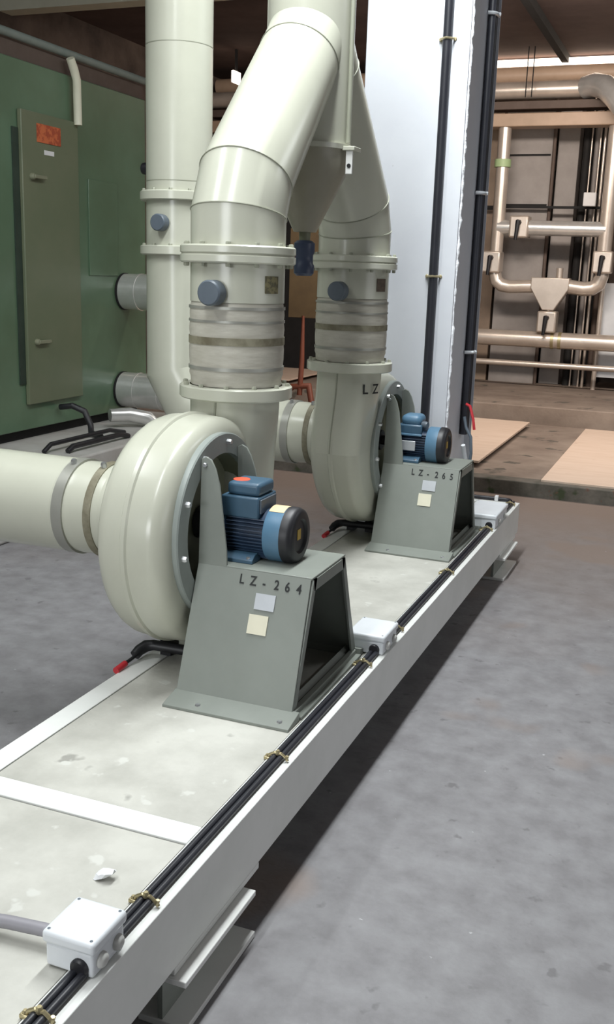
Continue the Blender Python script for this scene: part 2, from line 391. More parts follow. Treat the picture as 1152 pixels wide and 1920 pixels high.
# stands
def make_stand(yc, code, label):
    t = thing('fan_stand', label, 'stand', (-1.19, yc, ZD), 'grey fan stands')
    zt = 0.727; x0, x1 = -1.403, -1.012
    for s, nm in ((-1, 'front_plate'), (1, 'rear_plate')):
        b = MB(); th = (0, s*0.008, 0)
        yb, yt, yl = yc+s*0.290, yc+s*0.142, yc+s*0.126
        b.prism([(x0, yb, 0.336), (x1, yb, 0.336), (x1-0.008, yt, zt), (-1.303, yt, zt), (x0, yt, zt)], th)
        lug = [(x0, yt, zt), (-1.303, yt, zt), (-1.307, yt+(yl-yt)*.15, 0.78), (-1.338, yt+(yl-yt)*.75, 0.98), (-1.354, yt+(yl-yt)*.93, 1.03), (-1.370, yl, 1.058), (-1.388, yl, 1.066), (x0, yl, 1.058)]
        b.prism(lug, th)
        fp = b.build(nm, 'grey', t, bevel=0.0015)
        if s < 0: front = fp
        bolt(fp, (-1.388, yl+s*0.008, 1.040), (0, s, 0), 0.008, 0.01)
        # sloping toe flange
        MB().prism([(x0-0.005, yc+s*0.372, ZD-0.003), (x0-0.005, yc+s*0.372, ZD+0.006), (x0-0.005, yc+s*0.300, 0.352), (x0-0.005, yc+s*0.285, 0.356), (x0-0.005, yc+s*0.280, ZD-0.003)], (0.417, 0, 0)).build('toe_flange', 'grey', t, bevel=0.0015)
    MB().box(x0, x1-0.004, yc-0.150, yc+0.150, zt-0.004, zt+0.004).build('top_plate', 'grey', t, bevel=0.002)
    # end frame strips round the opening
    fx = x1-0.008
    def yat(z, s, inn=0): return yc + s*(0.290-0.148*(z-0.336)/(zt-0.336)-inn)
    for s in (-1, 1):
        MB().prism([(fx, yat(0.337, s), 0.337), (fx, yat(zt, s), zt-0.004), (fx, yat(zt, s, .028), zt-0.004), (fx, yat(0.337, s, .028), 0.337)], (0.007, 0, 0)).build('end_strip', 'grey', t)
    MB().prism([(fx, yc-0.142, zt-0.004), (fx, yc+0.142, zt-0.004), (fx, yc+0.135, zt-0.04), (fx, yc-0.135, zt-0.04)], (0.007, 0, 0)).build('end_strip', 'grey', t)
    MB().prism([(-1.045, yc-0.28, ZD-0.003), (-0.987, yc-0.28, ZD-0.003), (-0.987, yc-0.28, ZD+0.008), (-1.004, yc-0.28, ZD+0.008), (-1.006, yc-0.28, ZD+0.022), (-1.022, yc-0.28, ZD+0.026), (-1.024, yc-0.28, ZD+0.012), (-1.045, yc-0.28, ZD+0.034)], (0, 0.56, 0)).build('end_sill', 'grey', t, bevel=0.001)
    MB().prism([(x0+0.001, yat(0.337, -1, .004), 0.337), (x0+0.001, yat(zt, -1, .004), zt-0.004), (x0+0.001, yat(zt, 1, .004), zt-0.004), (x0+0.001, yat(0.337, 1, .004), 0.337)], (0.006, 0, 0)).build('light_block_plate', 'grey', t)  # unseen plate, added to keep light out of the stand's inside
    for (bx, by) in ((-1.30, -0.345), (-1.03, -0.345), (-1.30, 0.345)):
        bolt(t, (bx, yc+by, ZD+0.006), (0, 0, 1), 0.009, 0.010)
    # lettering and tags on the front plate
    nz = (zt-0.336); ny = 0.148
    L = math.hypot(nz, ny); up = Vector((0, ny/L, nz/L)); nrm = Vector((0, -nz/L, ny/L)); base = Vector((0, yc-0.290, 0.336))
    def on_plate(x, h): return Vector((x, 0, 0)) + base + up*h + nrm*0.0092
    cx = [-1.245, -1.206, -1.169, -1.127, -1.091, -1.053]
    for i, ch in enumerate(code):
        text_mesh(ch, 0.042, lambda k, x, y: on_plate(cx[i]+x*0.8, 0.372+y-0.0012*i)).build('character', 'ink', front)
    def tagp(xc, h, wd, ht, m, nm):
        p = [on_plate(xc-wd/2, h-ht/2), on_plate(xc+wd/2, h-ht/2), on_plate(xc+wd/2, h+ht/2), on_plate(xc-wd/2, h+ht/2)]
        return MB().prism([q-nrm*0.0012 for q in p], nrm*0.003).build(nm, m, front)
    tagp(-1.156, 0.325, 0.066, 0.050, 'silver', 'name_plate')
    tagp(-1.168, 0.254, 0.064, 0.060, 'cream', 'paper_tag')
    return t
YS1, YS2 = 2.842, 4.800
make_stand(YS1, 'LZ-264', 'grey sheet steel stand stencilled LZ-264 under the nearer motor')
make_stand(YS2, 'LZ-265', 'grey sheet steel stand stencilled LZ-265 under the farther motor')

# motors
def make_motor(yc, kind, label):
    zb = 0.7312; zc = ZC
    t = thing('electric_motor', label, 'motor', (-1.24, yc, zb), 'blue electric motors')
    b = MB().lathe([(-1.362, .05), (-1.362, .072), (-1.352, .077), (-1.210, .077), (-1.210, .05)], (0, yc, zc), (1, 0, 0), 40)
    body = b.build('body', 'darkblue', t)
    b = MB()
    for k in range(44):
        a = 2*PI*k/44 + 0.05; ca, sa = math.cos(a), math.sin(a)
        if sa > 0.72: continue
        b.prism([(-1.345, yc+ca*0.075-sa*0.0018, zc+sa*0.075+ca*0.0018), (-1.345, yc+ca*0.087-sa*0.0012, zc+sa*0.087+ca*0.0012),
                 (-1.345, yc+ca*0.087+sa*0.0012, zc+sa*0.087-ca*0.0012), (-1.345, yc+ca*0.075+sa*0.0018, zc+sa*0.075-ca*0.0018)], (0.130, 0, 0))
    b.build('cooling_fins', 'darkblue', t)
    MB().lathe([(-1.368, .04), (-1.368, .080), (-1.350, .084), (-1.350, .04)], (0, yc, zc), (1, 0, 0), 40).build('drive_end_shield', 'blue', t)
    MB().tube([(-1.372, yc, zc), (-1.41, yc, zc)], 0.02, 16).build('shaft', 'metal', t)
    cw = MB().lathe([(-1.215, .05), (-1.215, .086), (-1.210, .089), (-1.157, .089), (-1.157, .05)], (0, yc, zc), (1, 0, 0), 48).build('fan_cowl', 'ltblue', t)
    ec = MB().lathe([(-1.157, .08), (-1.157, .091), (-1.134, .091), (-1.121, .085), (-1.116, .076), (-1.116, .056), (-1.124, .050), (-1.124, .0)], (0, yc, zc), (1, 0, 0), 48).build('end_cover', 'black', t)
    MB().box(-1.1245, -1.1225, yc-0.014, yc+0.014, zc-0.012, zc+0.022).build('yellow_label', 'yellow', ec)
    for s in (-1, 1):
        MB().prism([(-1.352, yc+s*0.04, zb), (-1.352, yc+s*0.105, zb), (-1.352, yc+s*0.105, zb+0.012), (-1.352, yc+s*0.085, zb+0.026), (-1.352, yc+s*0.06, zb+0.03), (-1.352, yc+s*0.04, zb+0.03)], (0.115, 0, 0)).build('foot', 'blue', t, bevel=0.002)
        for xx in (-1.335, -1.255): bolt(t, (xx, yc+s*0.096, zb+0.012), (0, 0, 1), 0.007, 0.009)
    if kind == 0:
        MB().box(-1.366, -1.235, yc-0.070, yc+0.072, 0.868, 0.938).build('terminal_box', 'blue', t, bevel=0.006)
        ld = MB().prism([(-1.350, yc-0.060, 0.938), (-1.238, yc-0.060, 0.938), (-1.238, yc+0.062, 0.938), (-1.350, yc+0.062, 0.938)], (0, 0, 0.042)).build('terminal_lid', 'blue', t, bevel=0.012, seg=3)
        MB().lathe([(0, .001), (0, .028), (0.0015, .027), (0.0015, .001)], (-1.322, yc-0.01, 0.9797), (0, 0, 1), 20).build('orange_sticker', 'orange', ld)
        MB().box(-1.236, -1.230, yc-0.060, yc+0.060, 0.885, 0.930).build('gland_plate', 'knob', t, bevel=0.002)
        p = []
        for s in (0, 1):
            pass
        b = MB(); ring = []
        for i in range(9):
            a = math.radians(62+56*i/8); ring.append((yc+0.0895*math.cos(a), zc+0.0895*math.sin(a)))
        for i in range(8):
            (ya, za), (yb2, zb2) = ring[i], ring[i+1]
            b.prism([(-1.211, ya, za), (-1.160, ya, za), (-1.160, yb2, zb2), (-1.211, yb2, zb2)], (0, 0, 0.001))
        b.build('peach_sticker', 'peach', cw)
    else:
        MB().box(-1.362, -1.240, yc-0.064, yc+0.064, 0.862, 0.915).build('terminal_box', 'blue', t, bevel=0.008)
        MB().box(-1.352, -1.248, yc-0.058, yc+0.058, 0.905, 0.962).build('terminal_lid', 'ltblue', t, bevel=0.026, seg=4)
        MB().lathe([(0, .016), (0.02, .018), (0.03, .014), (0.03, .004)], (-1.246, yc-0.03, 0.915), (1, -0.3, 0), 16).build('cable_gland', 'knob', t)
        MB().box(-1.332, -1.262, yc-0.092, yc-0.084, 0.79, 0.838).build('name_plate', 'silver', t, bevel=0.002)
        MB().box(-1.345, -1.235, yc-0.084, yc-0.070, 0.862, 0.872).build('side_rail', 'ltblue', t, bevel=0.002)
    return t
make_motor(YS1, 0, 'blue electric motor with orange sticker on its box, driving the nearer fan')
make_motor(YS2, 1, 'blue electric motor with domed box and side name plate, driving the farther fan')

# ------------------------------------------------------------------ vertical duct pieces above each fan
def knob(parent, p, ax=(0, -1, 0)):
    k = MB().lathe([(-0.02, .034), (0.012, .034), (0.014, .042), (0.060, .042), (0.066, .037), (0.066, .0)], p, ax, 28).build('port_cap', 'knob', parent)
    return k
def make_sleeve(y, label):
    t = thing('flexible_sleeve', label, 'duct', (DX, y, 1.237), 'flexible duct sleeves')
    prof = [(1.237, .160), (1.262, .161), (1.275, .166), (1.30, .164), (1.33, .1665), (1.36, .167), (1.385, .165), (1.41, .1655), (1.43, .167), (1.455, .1645), (1.48, .166), (1.505, .164), (1.52, .160)]
    MB().lathe(prof, (DX, y, 0), (0, 0, 1), 56).build('sleeve', 'sleeve', t)
    for z, r, h, m in ((1.298, .1685, .012, 'clampband'), (1.392, .1685, .026, 'soot'), (1.458, .1685, .008, 'clampband'), (1.503, .1685, .010, 'clampband')):
        MB().lathe([(z-h/2, r-.006), (z-h/2, r), (z+h/2, r), (z+h/2, r-.006)], (DX, y, 0), (0, 0, 1), 56, closed=True).build('clamp_band', m, t)
    return t
def make_spool(y, lab, label, lm='label_olive'):
    t = thing('damper_section', label, 'duct', (DX, y, 1.52), 'short duct sections with capped ports')
    MB().lathe([(1.521, .12), (1.521, .164), (1.650, .164), (1.650, .12)], (DX, y, 0), (0, 0, 1), 56).build('pipe', 'plastic', t)
    b = MB(); flange(b, (DX, y), 1.665, h=0.030); fl = b.build('flange', 'plastic', t)
    for k in range(12):
        a = 2*PI*(k+.5)/12; bolt(fl, (DX+0.184*math.cos(a), y+0.184*math.sin(a), 1.650), (0, 0, -1), 0.009, 0.012, 'seam')
    knob(t, (DX, y-0.160, 1.553))
    b = MB()
    for i in range(4):
        a0 = math.radians(-31+22*i/4); a1 = math.radians(-31+22*(i+1)/4)
        p = [(DX+0.1655*math.cos(a), y+0.1655*math.sin(a), z) for a, z in ((a0, 1.555), (a1, 1.555), (a1, 1.612), (a0, 1.612))]
        b.prism(p, (0.001, -0.0005, 0))
    b.build('label_plate', lm, t)
    return t
YD1, YD2 = Y1+OFF, Y2-OFF
make_sleeve(YD1, 'stained flexible sleeve between the nearer fan outlet and its damper section')
make_sleeve(YD2, 'flexible sleeve between the farther fan outlet and its damper section')
make_spool(YD1, 0, 'beige duct section with grey capped port and olive label above nearer fan')
make_spool(YD2, 1, 'beige duct section with capped port and brown label above farther fan', 'label_brown')

# ------------------------------------------------------------------ stack with the two slanting branches
YK = (YD1+YD2)/2
st = thing('exhaust_stack', 'vertical beige stack fed by two slanting branch ducts, cone at its foot', 'duct', (DX, YK, 1.68))
MB().lathe([(2.10, .10), (2.10, .168), (4.26, .168), (4.26, .10)], (DX, YK, 0), (0, 0, 1), 56).build('stack_pipe', 'plastic', st)
MB().lathe([(2.09, .10), (2.09, .180), (2.108, .182), (2.108, .10)], (DX, YK, 0), (0, 0, 1), 48).build('stack_collar', 'plastic', st)
MB().lathe([(1.785, .045), (2.03, .168), (2.09, .170), (2.09, .05)], (DX, YK, 0), (0, 0, 1), 16).build('foot_cone', 'cone_shaded', st)
MB().lathe([(1.75, .022), (1.79, .024)], (DX, YK, 0), (0, 0, 1), 16).build('drain_nipple', 'olive', st)
dv = MB().lathe([(1.615, .030), (1.625, .040), (1.655, .042), (1.665, .036), (1.695, .036), (1.71, .042), (1.742, .042), (1.752, .03)], (DX, YK, 0), (0, 0, 1), 20).build('drain_valve', 'valve', st)
MB().box(DX-0.075, DX-0.042, YK-0.01, YK+0.01, 1.66, 1.70).build('valve_lever', 'red', dv, bevel=0.003)
MB().tube([(DX+0.178, YK-0.03, 4.2), (DX+0.178, YK-0.03, 2.115)], 0.009, 12).build('conduit', 'seam', st)
MB().box(DX+0.165, DX+0.215, YK-0.06, YK+0.02, 2.085, 2.10).build('lug_shelf', 'plastic', st, bevel=0.002)
lp = MB().box(DX+0.178, DX+0.205, YK-0.05, YK-0.04, 2.0, 2.09).build('lug_plate', 'white', st, bevel=0.002)
MB().lathe([(0, .001), (0, .008), (0.002, .008), (0.002, .001)], (DX+0.192, YK-0.0505, 2.03), (0, -1, 0), 14).build('lug_hole', 'dark', lp)
for y, s, nm in ((YD1, 1, 'near'), (YD2, -1, 'far')):
    path = [(DX, y, 1.680), (DX, y, 1.812), (DX, y+s*0.052, 1.935), (DX, y+s*0.500, 2.40), (DX, YK, 2.53)]
    RB = [0.164, 0.164, 0.163, 0.153, 0.151]
    br = MB().tube(path, RB, 56).build('branch_duct', 'plastic', st, sharp=15)
    b = MB(); flange(b, (DX, y), 1.695, h=0.030); fl = b.build('branch_flange', 'plastic', st)
    for k in range(12):
        a = 2*PI*(k+.5)/12; bolt(fl, (DX+0.184*math.cos(a), y+0.184*math.sin(a), 1.710), (0, 0, 1), 0.009, 0.010, 'seam')
    P = [Vector(p) for p in path]
    for i in (1, 2, 3):
        nb = ((P[i]-P[i-1]).normalized() + (P[i+1]-P[i]).normalized()).normalized()
        u = Vector((1, 0, 0)); v = nb.cross(u); din = (P[i]-P[i-1]).normalized(); ring = []
        k_ = 1.0/din.dot(nb)
        for k in range(49):
            a = 2*PI*k/48; ring.append(P[i] + u*(RB[i]+.0005)*math.cos(a) + v*(RB[i]+.0005)*k_*math.sin(a))
        MB().tube(ring, 0.0028, 6, caps=False).build('weld_seam', 'seam', br)
    # short stub of vertical seam

# ------------------------------------------------------------------ inlet ducts with elbows and risers
def make_riser(y, xr, label, flip=False):
    t = thing('riser_duct', label, 'duct', (xr, y, 0.62), 'beige inlet ducts')
    Rb = 0.38; x_end = -1.955
    path = [Vector((x_end, y, ZC))]
    path += [Vector((xr+Rb-Rb/math.cos(PI/12)*math.cos(a), y, ZC+Rb-Rb/math.cos(PI/12)*math.sin(a))) for a in (PI*5/12, PI/4, PI/12)]
    path += [Vector((xr, y, 1.715))]
    R = 0.170
    MB().tube(path, [0.163, 0.166, 0.169, R, R], 48).build('elbow_pipe', 'plastic', t, sharp=15)
    MB().lathe([(1.717, R-.06), (1.717, R), (1.985, R), (1.985, R-.06)], (xr, y, 0), (0, 0, 1), 48).build('port_section', 'plastic', t)
    MB().lathe([(1.987, R-.06), (1.987, R), (4.26, R), (4.26, R-.06)], (xr, y, 0), (0, 0, 1), 48).build('riser_pipe', 'plastic', t)
    for z in (1.716, 1.987):
        b = MB(); flange(b, (xr, y), z, r=0.202, h=0.048); fl = b.build('flange', 'plastic', t)
        for k in range(12):
            a = 2*PI*(k+.5)/12; bolt(fl, (xr+0.187*math.cos(a), y+0.187*math.sin(a), z+0.024), (0, 0, 1), 0.009, 0.010, 'seam')
    for z in (2.06, 2.71):
        MB().lathe([(z-.002, R-.003), (z-.002, R+.0012), (z+.002, R+.0012), (z+.002, R-.003)], (xr, y, 0), (0, 0, 1), 48, closed=True).build('weld_seam', 'seam', t)
    knob(t, (xr, y-0.165, 1.85))
    # wall-side second port
    MB().lathe([(-0.02, .03), (0.03, .032), (0.05, .028), (0.05, .0)], (xr-0.165, y, 2.13), (-1, 0, 0), 20).build('side_cap', 'black', t)
    return t
def make_inlet_sleeve(y, label):
    t = thing('inlet_sleeve', label, 'duct', (-1.95, y, ZC-0.17), 'inlet sleeves with clamp bands')
    MB().lathe([(-1.968, .164), (-1.955, .166), (-1.925, .158), (-1.89, .160), (-1.85, .157), (-1.81, .159), (-1.785, .158)], (0, y, ZC), (1, 0, 0), 48).build('sleeve', 'plastic', t)
    for x, wd, m in ((-1.94, .040, 'clampband'), (-1.822, .026, 'soot')):
        b = MB().lathe([(x-wd/2, .154), (x-wd/2, .166), (x+wd/2, .166 if m == 'clampband' else .163), (x+wd/2, .154)], (0, y, ZC), (1, 0, 0), 48, closed=True).build('clamp_band', m, t)
        bolt(b, (x, y-0.05, ZC+0.158), (0, -0.3, 1), 0.010, 0.016)
    return t
make_inlet_sleeve(Y1, 'clamped sleeve on the inlet at the left of the nearer fan')
make_inlet_sleeve(Y2, 'clamped sleeve on the inlet of the farther fan, seen between both fans')
make_riser(Y1, -2.75, 'beige inlet duct entering the nearer fan from the left frame edge')
make_riser(Y2, -2.63, 'tall beige riser with two flanges and blue-grey port in front of green cabinet')

# ------------------------------------------------------------------ white column at the far end of the skid
cl = thing('white_column', 'tall square white column standing on the far end of the skid', 'column', (-1.52, 5.52, ZD))
cx0, cx1, cy0, cy1 = -1.79, -1.252, 5.25, 5.79
MB().box(cx0, cx1, cy0, cy1, ZD-0.002, 4.25).build('shaft', 'column', cl, bevel=0.004)
MB().prism([(cx1-0.070, cy0-0.006, ZD), (cx1+0.006, cy0-0.006, ZD), (cx1+0.006, cy0+0.17, ZD), (cx1+0.0005, cy0+0.17, ZD), (cx1+0.0005, cy0-0.0005, ZD), (cx1-0.070, cy0-0.0005, ZD)], (0, 0, 3.9)).build('corner_angle', 'column', cl, bevel=0.001)
b = MB(); pts = []; rr = []
for i in range(160):
    z = ZD+0.1+i*0.024; pts.append((cx1+0.008+random.uniform(-.002, .002), cy0+0.015+random.uniform(-.004, .004), z)); rr.append(random.uniform(.004, .011))
b.tube(pts, rr, 7).build('sealant_bead', 'bead', cl)
MB().box(cx1, cx1+0.036, cy1-0.008, cy1, ZD, 4.25).build('edge_fin', 'column', cl, bevel=0.001)
def vcable(x, y, r, z0, label):
    o = MB().tube([(x, y, z0), (x, y, 4.24)], r, 16).build('vertical_cable', 'cable', origin=(x, y, z0)); tag(o, label, 'cable', 'black cables on the white column')
vcable(-1.358, cy0-0.023, 0.0225, 0.75, 'thick black cable running up the front face of the white column')
vcable(cx1+0.022, 5.640, 0.021, 0.75, 'thick black cable running up the right side of the white column')
vcable(cx1+0.022, 5.683, 0.021, 0.75, 'second black cable on the column side, next to its far edge')
def vclip(x, y, z, side, label):
    t = thing('cable_clip', label, 'clip', (x, y, z), 'clips on the column cables')
    if side == 'f':
        MB().tube([(x-0.036, cy0-0.004, z), (x-0.026, cy0-0.03, z), (x, cy0-0.0495, z), (x+0.026, cy0-0.03, z), (x+0.036, cy0-0.004, z)], 0.006, 8).build('saddle', 'brass', t)
        for d in (-1, 1): bolt(t, (x+d*0.036, cy0-0.004, z), (0, -1, 0), 0.010, 0.010, 'brass', 'screw')
    else:
        MB().tube([(cx1+0.004, y-0.056, z), (cx1+0.03, y-0.046, z), (cx1+0.047, y-0.024, z), (cx1+0.047, y+0.024, z), (cx1+0.03, y+0.046, z), (cx1+0.004, y+0.056, z)], 0.010, 8).build('saddle', 'silver', t)
        bolt(t, (cx1+0.052, y, z), (1, 0, 0), 0.010, 0.012, 'silver', 'screw')
vclip(-1.358, cy0, 2.78, 'f', 'brass clip on the front column cable near the top of the picture')
vclip(-1.358, cy0, 1.63, 'f', 'small clip on the front column cable beside the farther duct')
vclip(cx1, 5.662, 2.98, 's', 'topmost pale clip on the side cables of the column')
vclip(cx1, 5.662, 2.08, 's', 'pale clip halfway up the side cables of the column')
vclip(cx1, 5.662, 1.22, 's', 'lowest pale clip on the side cables of the column')

# ------------------------------------------------------------------ cables, clips and junction boxes on the skid edge
def run(x, y0, y1, label):
    o = MB().tube([(x, y0, ZD+0.0095), (x, y1, ZD+0.0095)], 0.0088, 12).build('edge_cable', 'cable', origin=(x, (y0+y1)/2, ZD)); tag(o, label, 'cable', 'black cables along the skid edge')
segs = [(0.25, 1.365, 'before the nearest junction box'), (1.468, 3.165, 'between the nearest and the middle junction box'), (3.322, 5.158, 'between the middle and the far junction box'), (5.482, 5.84, 'beyond the far junction box')]
for (a, b_, ph) in segs:
    run(-0.9600, a, b_, 'inner black cable on the skid edge ' + ph)
    run(-0.9415, a, b_, 'outer black cable on the skid edge ' + ph)
o = MB().tube([(-1.215, 5.862, ZD+0.0135), (-0.99, 5.866, ZD+0.0135), (-0.968, 5.862, ZD+0.0125), (-0.960, 5.845, ZD+0.010)], 0.0115, 12).build('edge_cable', 'cable', origin=(-1.1, 5.86, ZD)); tag(o, 'black cable turning across the far end of the skid', 'cable', 'black cables along the skid edge')
o = MB().box(-1.058, -1.036, 5.846, 5.878, ZD+0.001, ZD+0.034).build('cable_clip', 'paper', origin=(-1.047, 5.862, ZD), bevel=0.004); tag(o, 'white clip on the cable across the far skid end', 'clip')
def clip(y, label):
    t = thing('cable_clip', label, 'clip', (-0.944, y, ZD), 'brass clips on the skid edge cables')
    MB().tube([(-0.984, y, ZD+0.003), (-0.973, y, ZD+0.014), (-0.960, y, ZD+0.0215), (-0.951, y, ZD+0.019), (-0.9415, y, ZD+0.0215), (-0.930, y, ZD+0.014), (-0.921, y, ZD+0.004)], 0.0042, 8).build('saddle', 'brass', t)
    MB().box(-0.990, -0.972, y-0.008, y+0.008, ZD-0.002, ZD+0.007).build('ear', 'brass', t, bevel=0.002)
    bolt(t, (-0.951, y, ZD+0.020), (0, 0, 1), 0.0065, 0.010, 'brass', 'screw')
    bolt(t, (-0.925, y, ZD+0.010), (0.3, 0, 1), 0.0055, 0.009, 'brass', 'screw')
    bolt(t, (-0.981, y, ZD+0.006), (0, 0, 1), 0.0055, 0.007, 'brass', 'screw')
for y, lb in ((1.235, 'brass clip on the skid cables at the bottom left corner of the picture'), (1.600, 'brass clip on the skid cables just beyond the nearest junction box'),
              (2.300, 'brass clip on the skid cables in front of the nearer stand'), (3.040, 'brass clip on the skid cables just before the middle junction box'),
              (3.425, 'brass clip on the skid cables just beyond the middle junction box'), (4.235, 'brass clip on the skid cables in front of the farther stand'),
              (5.105, 'brass clip on the skid cables just before the far junction box'), (5.77, 'brass clip on the skid cables at the far skid corner')):
    clip(y, lb)
def jbox(x0, x1, y0, y1, h, label, lid=True):
    t = thing('junction_box', label, 'junction box', ((x0+x1)/2, (y0+y1)/2, ZD), 'pale junction boxes on the skid edge')
    MB().box(x0+0.005, x1-0.005, y0+0.005, y1-0.005, ZD+0.0005, ZD+h*0.68).build('body', 'boxgrey', t, bevel=0.007, seg=3)
    l = MB().box(x0, x1, y0, y1, ZD+h*0.66, ZD+h).build('lid', 'boxgrey', t, bevel=0.008, seg=3)
    for px in (x0+0.011, x1-0.011):
        for py in (y0+0.011, y1-0.011): bolt(l, (px, py, ZD+h-0.001), (0, 0, 1), 0.0035, 0.0018, 'knob', 'lid_screw')
    for f in (0.27, 0.73):
        MB().lathe([(-0.003, .016), (0.004, .016), (0.009, .013), (0.012, .008), (0.012, .0)], (x1-0.005, y0+(y1-y0)*f, ZD+h*0.34), (1, 0, 0), 20).build('knockout_plug', 'gland', t)
    MB().lathe([(-0.002, .019), (0.006, .019), (0.010, .016), (0.010, .0)], (-0.951, y0+0.005, ZD+0.020), (0, -1, 0), 18).build('cable_gland', 'black', t)
    return t
jbox(-1.034, -0.918, 1.355, 1.476, 0.078, 'pale grey junction box nearest the camera, with a grey hose')
jbox(-1.054, -0.914, 3.155, 3.332, 0.072, 'pale grey junction box in the middle, beside the nearer stand')
jbox(-1.090, -0.912, 5.150, 5.490, 0.078, 'pale grey junction box at the far end beside the column')
o = MB().tube([(-1.60, 1.30, ZD+0.016), (-1.40, 1.365, ZD+0.017), (-1.25, 1.395, ZD+0.020), (-1.15, 1.405, ZD+0.028), (-1.07, 1.412, ZD+0.03), (-1.03, 1.414, ZD+0.03)], 0.0135, 14).build('grey_hose', 'hose', origin=(-1.2, 1.4, ZD)); tag(o, 'grey corrugated hose lying on the deck, ending in the nearest junction box', 'hose')
b = MB(); random.seed(3); ring = []
for j in range(5):
    ring.append([Vector((-1.082+(0.018-0.004*abs(j-2))*math.cos(2*PI*k/9)*random.uniform(.6, 1.3)+0.008*(j-2), 1.648+0.016*math.sin(2*PI*k/9)*random.uniform(.6, 1.3), ZD-0.002+0.006*j*random.uniform(.6, 1.1))) for k in range(9)])
o = b.loft(ring).build('paper_scrap', 'litter', origin=(-1.08, 1.65, ZD)); tag(o, 'small crumpled white scrap on the deck plate', 'litter')

# red valve and wires behind the farther stand
v = thing('drain_hose', 'white hose with red valve lever behind the farther stand', 'hose', (-1.08, 5.30, ZD))
MB().tube([(-1.13, 5.20, 0.76), (-1.118, 5.24, 0.66), (-1.11, 5.26, 0.56), (-1.105, 5.27, 0.46), (-1.10, 5.28, ZD)], 0.012, 10).build('white_hose', 'boxgrey', v)
MB().tube([(-1.112, 5.25, 0.555), (-1.09, 5.22, 0.50), (-1.085, 5.20, 0.46)], [0.010, 0.014, 0.016], 10).build('red_lever', 'red', v)
MB().tube([(-1.10, 5.25, 0.53), (-1.09, 5.25, 0.565)], 0.018, 12).build('valve_body', 'silver', v)
v = thing('wire_bundle', 'thin red and dark wires hanging beside the column foot', 'wire', (-1.21, 5.6, 0.7))
MB().tube([(-1.215, 5.60, 0.93), (-1.19, 5.59, 0.92), (-1.165, 5.58, 0.85), (-1.155, 5.58, 0.79)], 0.008, 8).build('red_wire', 'red', v)
MB().tube([(-1.216, 5.58, 0.86), (-1.20, 5.57, 0.80), (-1.165, 5.55, 0.75), (-1.155, 5.54, 0.66), (-1.16, 5.54, 0.60)], 0.009, 8).build('dark_wire', 'knob', v)

# ------------------------------------------------------------------ green cabinet on its plinth
GX = -4.4
g = thing('green_cabinet', 'large green steel cabinet with a narrow door, on a pale plinth', 'cabinet', (-5.3, 5.6, 0.40))
MB().box(-6.1, GX-0.06, 3.55, 7.40, 0.40, 0.48).build('base_recess', 'dark', g)
MB().box(-6.2, GX, 3.5, 7.46, 0.475, 2.93).build('casing', 'green', g, bevel=0.006)
MB().box(-6.2, GX-0.02, 3.5, 7.46, 2.93, 3.04).build('top_trim', 'brown', g)
MB().tube([(GX+0.0, 3.5, 3.07), (GX+0.0, 7.46, 3.07)], 0.028, 12).build('top_rail', 'railgrey', g)
MB().box(GX-0.002, GX+0.012, 5.74, 5.80, 0.80, 2.50).build('door_jamb', 'greendark', g)
dr = MB().box(GX+0.001, GX+0.035, 5.805, 6.46, 0.655, 2.62).build('door', 'greendoor', g, bevel=0.006)
MB().box(GX+0.034, GX+0.040, 5.97, 6.24, 2.43, 2.55).build('orange_sign', 'signorange', dr)
MB().box(GX+0.034, GX+0.038, 6.05, 6.16, 2.355, 2.385).build('white_label', 'paper', dr)
for z in (2.20, 1.09):
    h = MB().lathe([(0, .022), (0.02, .022), (0.03, .016), (0.03, .0)], (GX+0.035, 5.90, z), (1, 0, 0), 16).build('handle', 'olive', dr)
    MB().box(GX+0.055, GX+0.072, 5.895, 6.03, z-0.012, z+0.012).build('handle_lever', 'olive', h, bevel=0.004)
MB().box(GX-0.002, GX+0.010, 6.62, 7.02, 1.55, 2.25).build('side_panel', 'green', g, bevel=0.004)
o = MB().tube([(GX+0.05, 6.36, 3.03), (GX+0.05, 6.40, 2.97), (GX+0.05, 6.435, 2.90), (GX+0.05, 6.44, 2.60)], [0.03, 0.032, 0.030, 0.030], 12).build('cream_pipe', 'creampaint', origin=(GX+0.05, 6.44, 2.6)); tag(o, 'short cream pipe hanging on the green cabinet above its door', 'pipe')
def clad(y, z, r, x1, label):
    t = thing('clad_pipe', label, 'pipe', ((GX+x1)/2, y, z-r), 'aluminium clad pipes leaving the green cabinet')
    MB().lathe([(GX+0.01, r*.5), (GX+0.01, r), (x1, r), (x1, r*.5)], (0, y, z), (1, 0, 0), 40).build('cladding', 'alu', t)
    MB().lathe([(GX+0.001, r*1.03), (GX+0.02, r*1.03)], (0, y, z), (1, 0, 0), 40).build('end_ring', 'dark', t)
    for x in (GX+0.16, GX+0.38, GX+0.62):
        MB().lathe([(x-.01, r-.003), (x-.008, r+.004), (x+.008, r+.004), (x+.01, r-.003)], (0, y, z), (1, 0, 0), 40, closed=True).build('lap_band', 'alu', t)
clad(7.12, 1.43, 0.142, -3.2, 'upper aluminium clad pipe sticking out of the green cabinet')
clad(7.08, 0.645, 0.142, -3.75, 'lower aluminium clad pipe sticking out of the green cabinet')
o = MB().tube([(-3.75, 7.08, 0.66), (-3.35, 7.06, 0.60), (-3.1, 7.05, 0.55)], 0.09, 24).build('pipe_reducer', 'alu', origin=(-3.4, 7.06, 0.5)); tag(o, 'narrower shiny pipe continuing from the lower clad pipe', 'pipe')
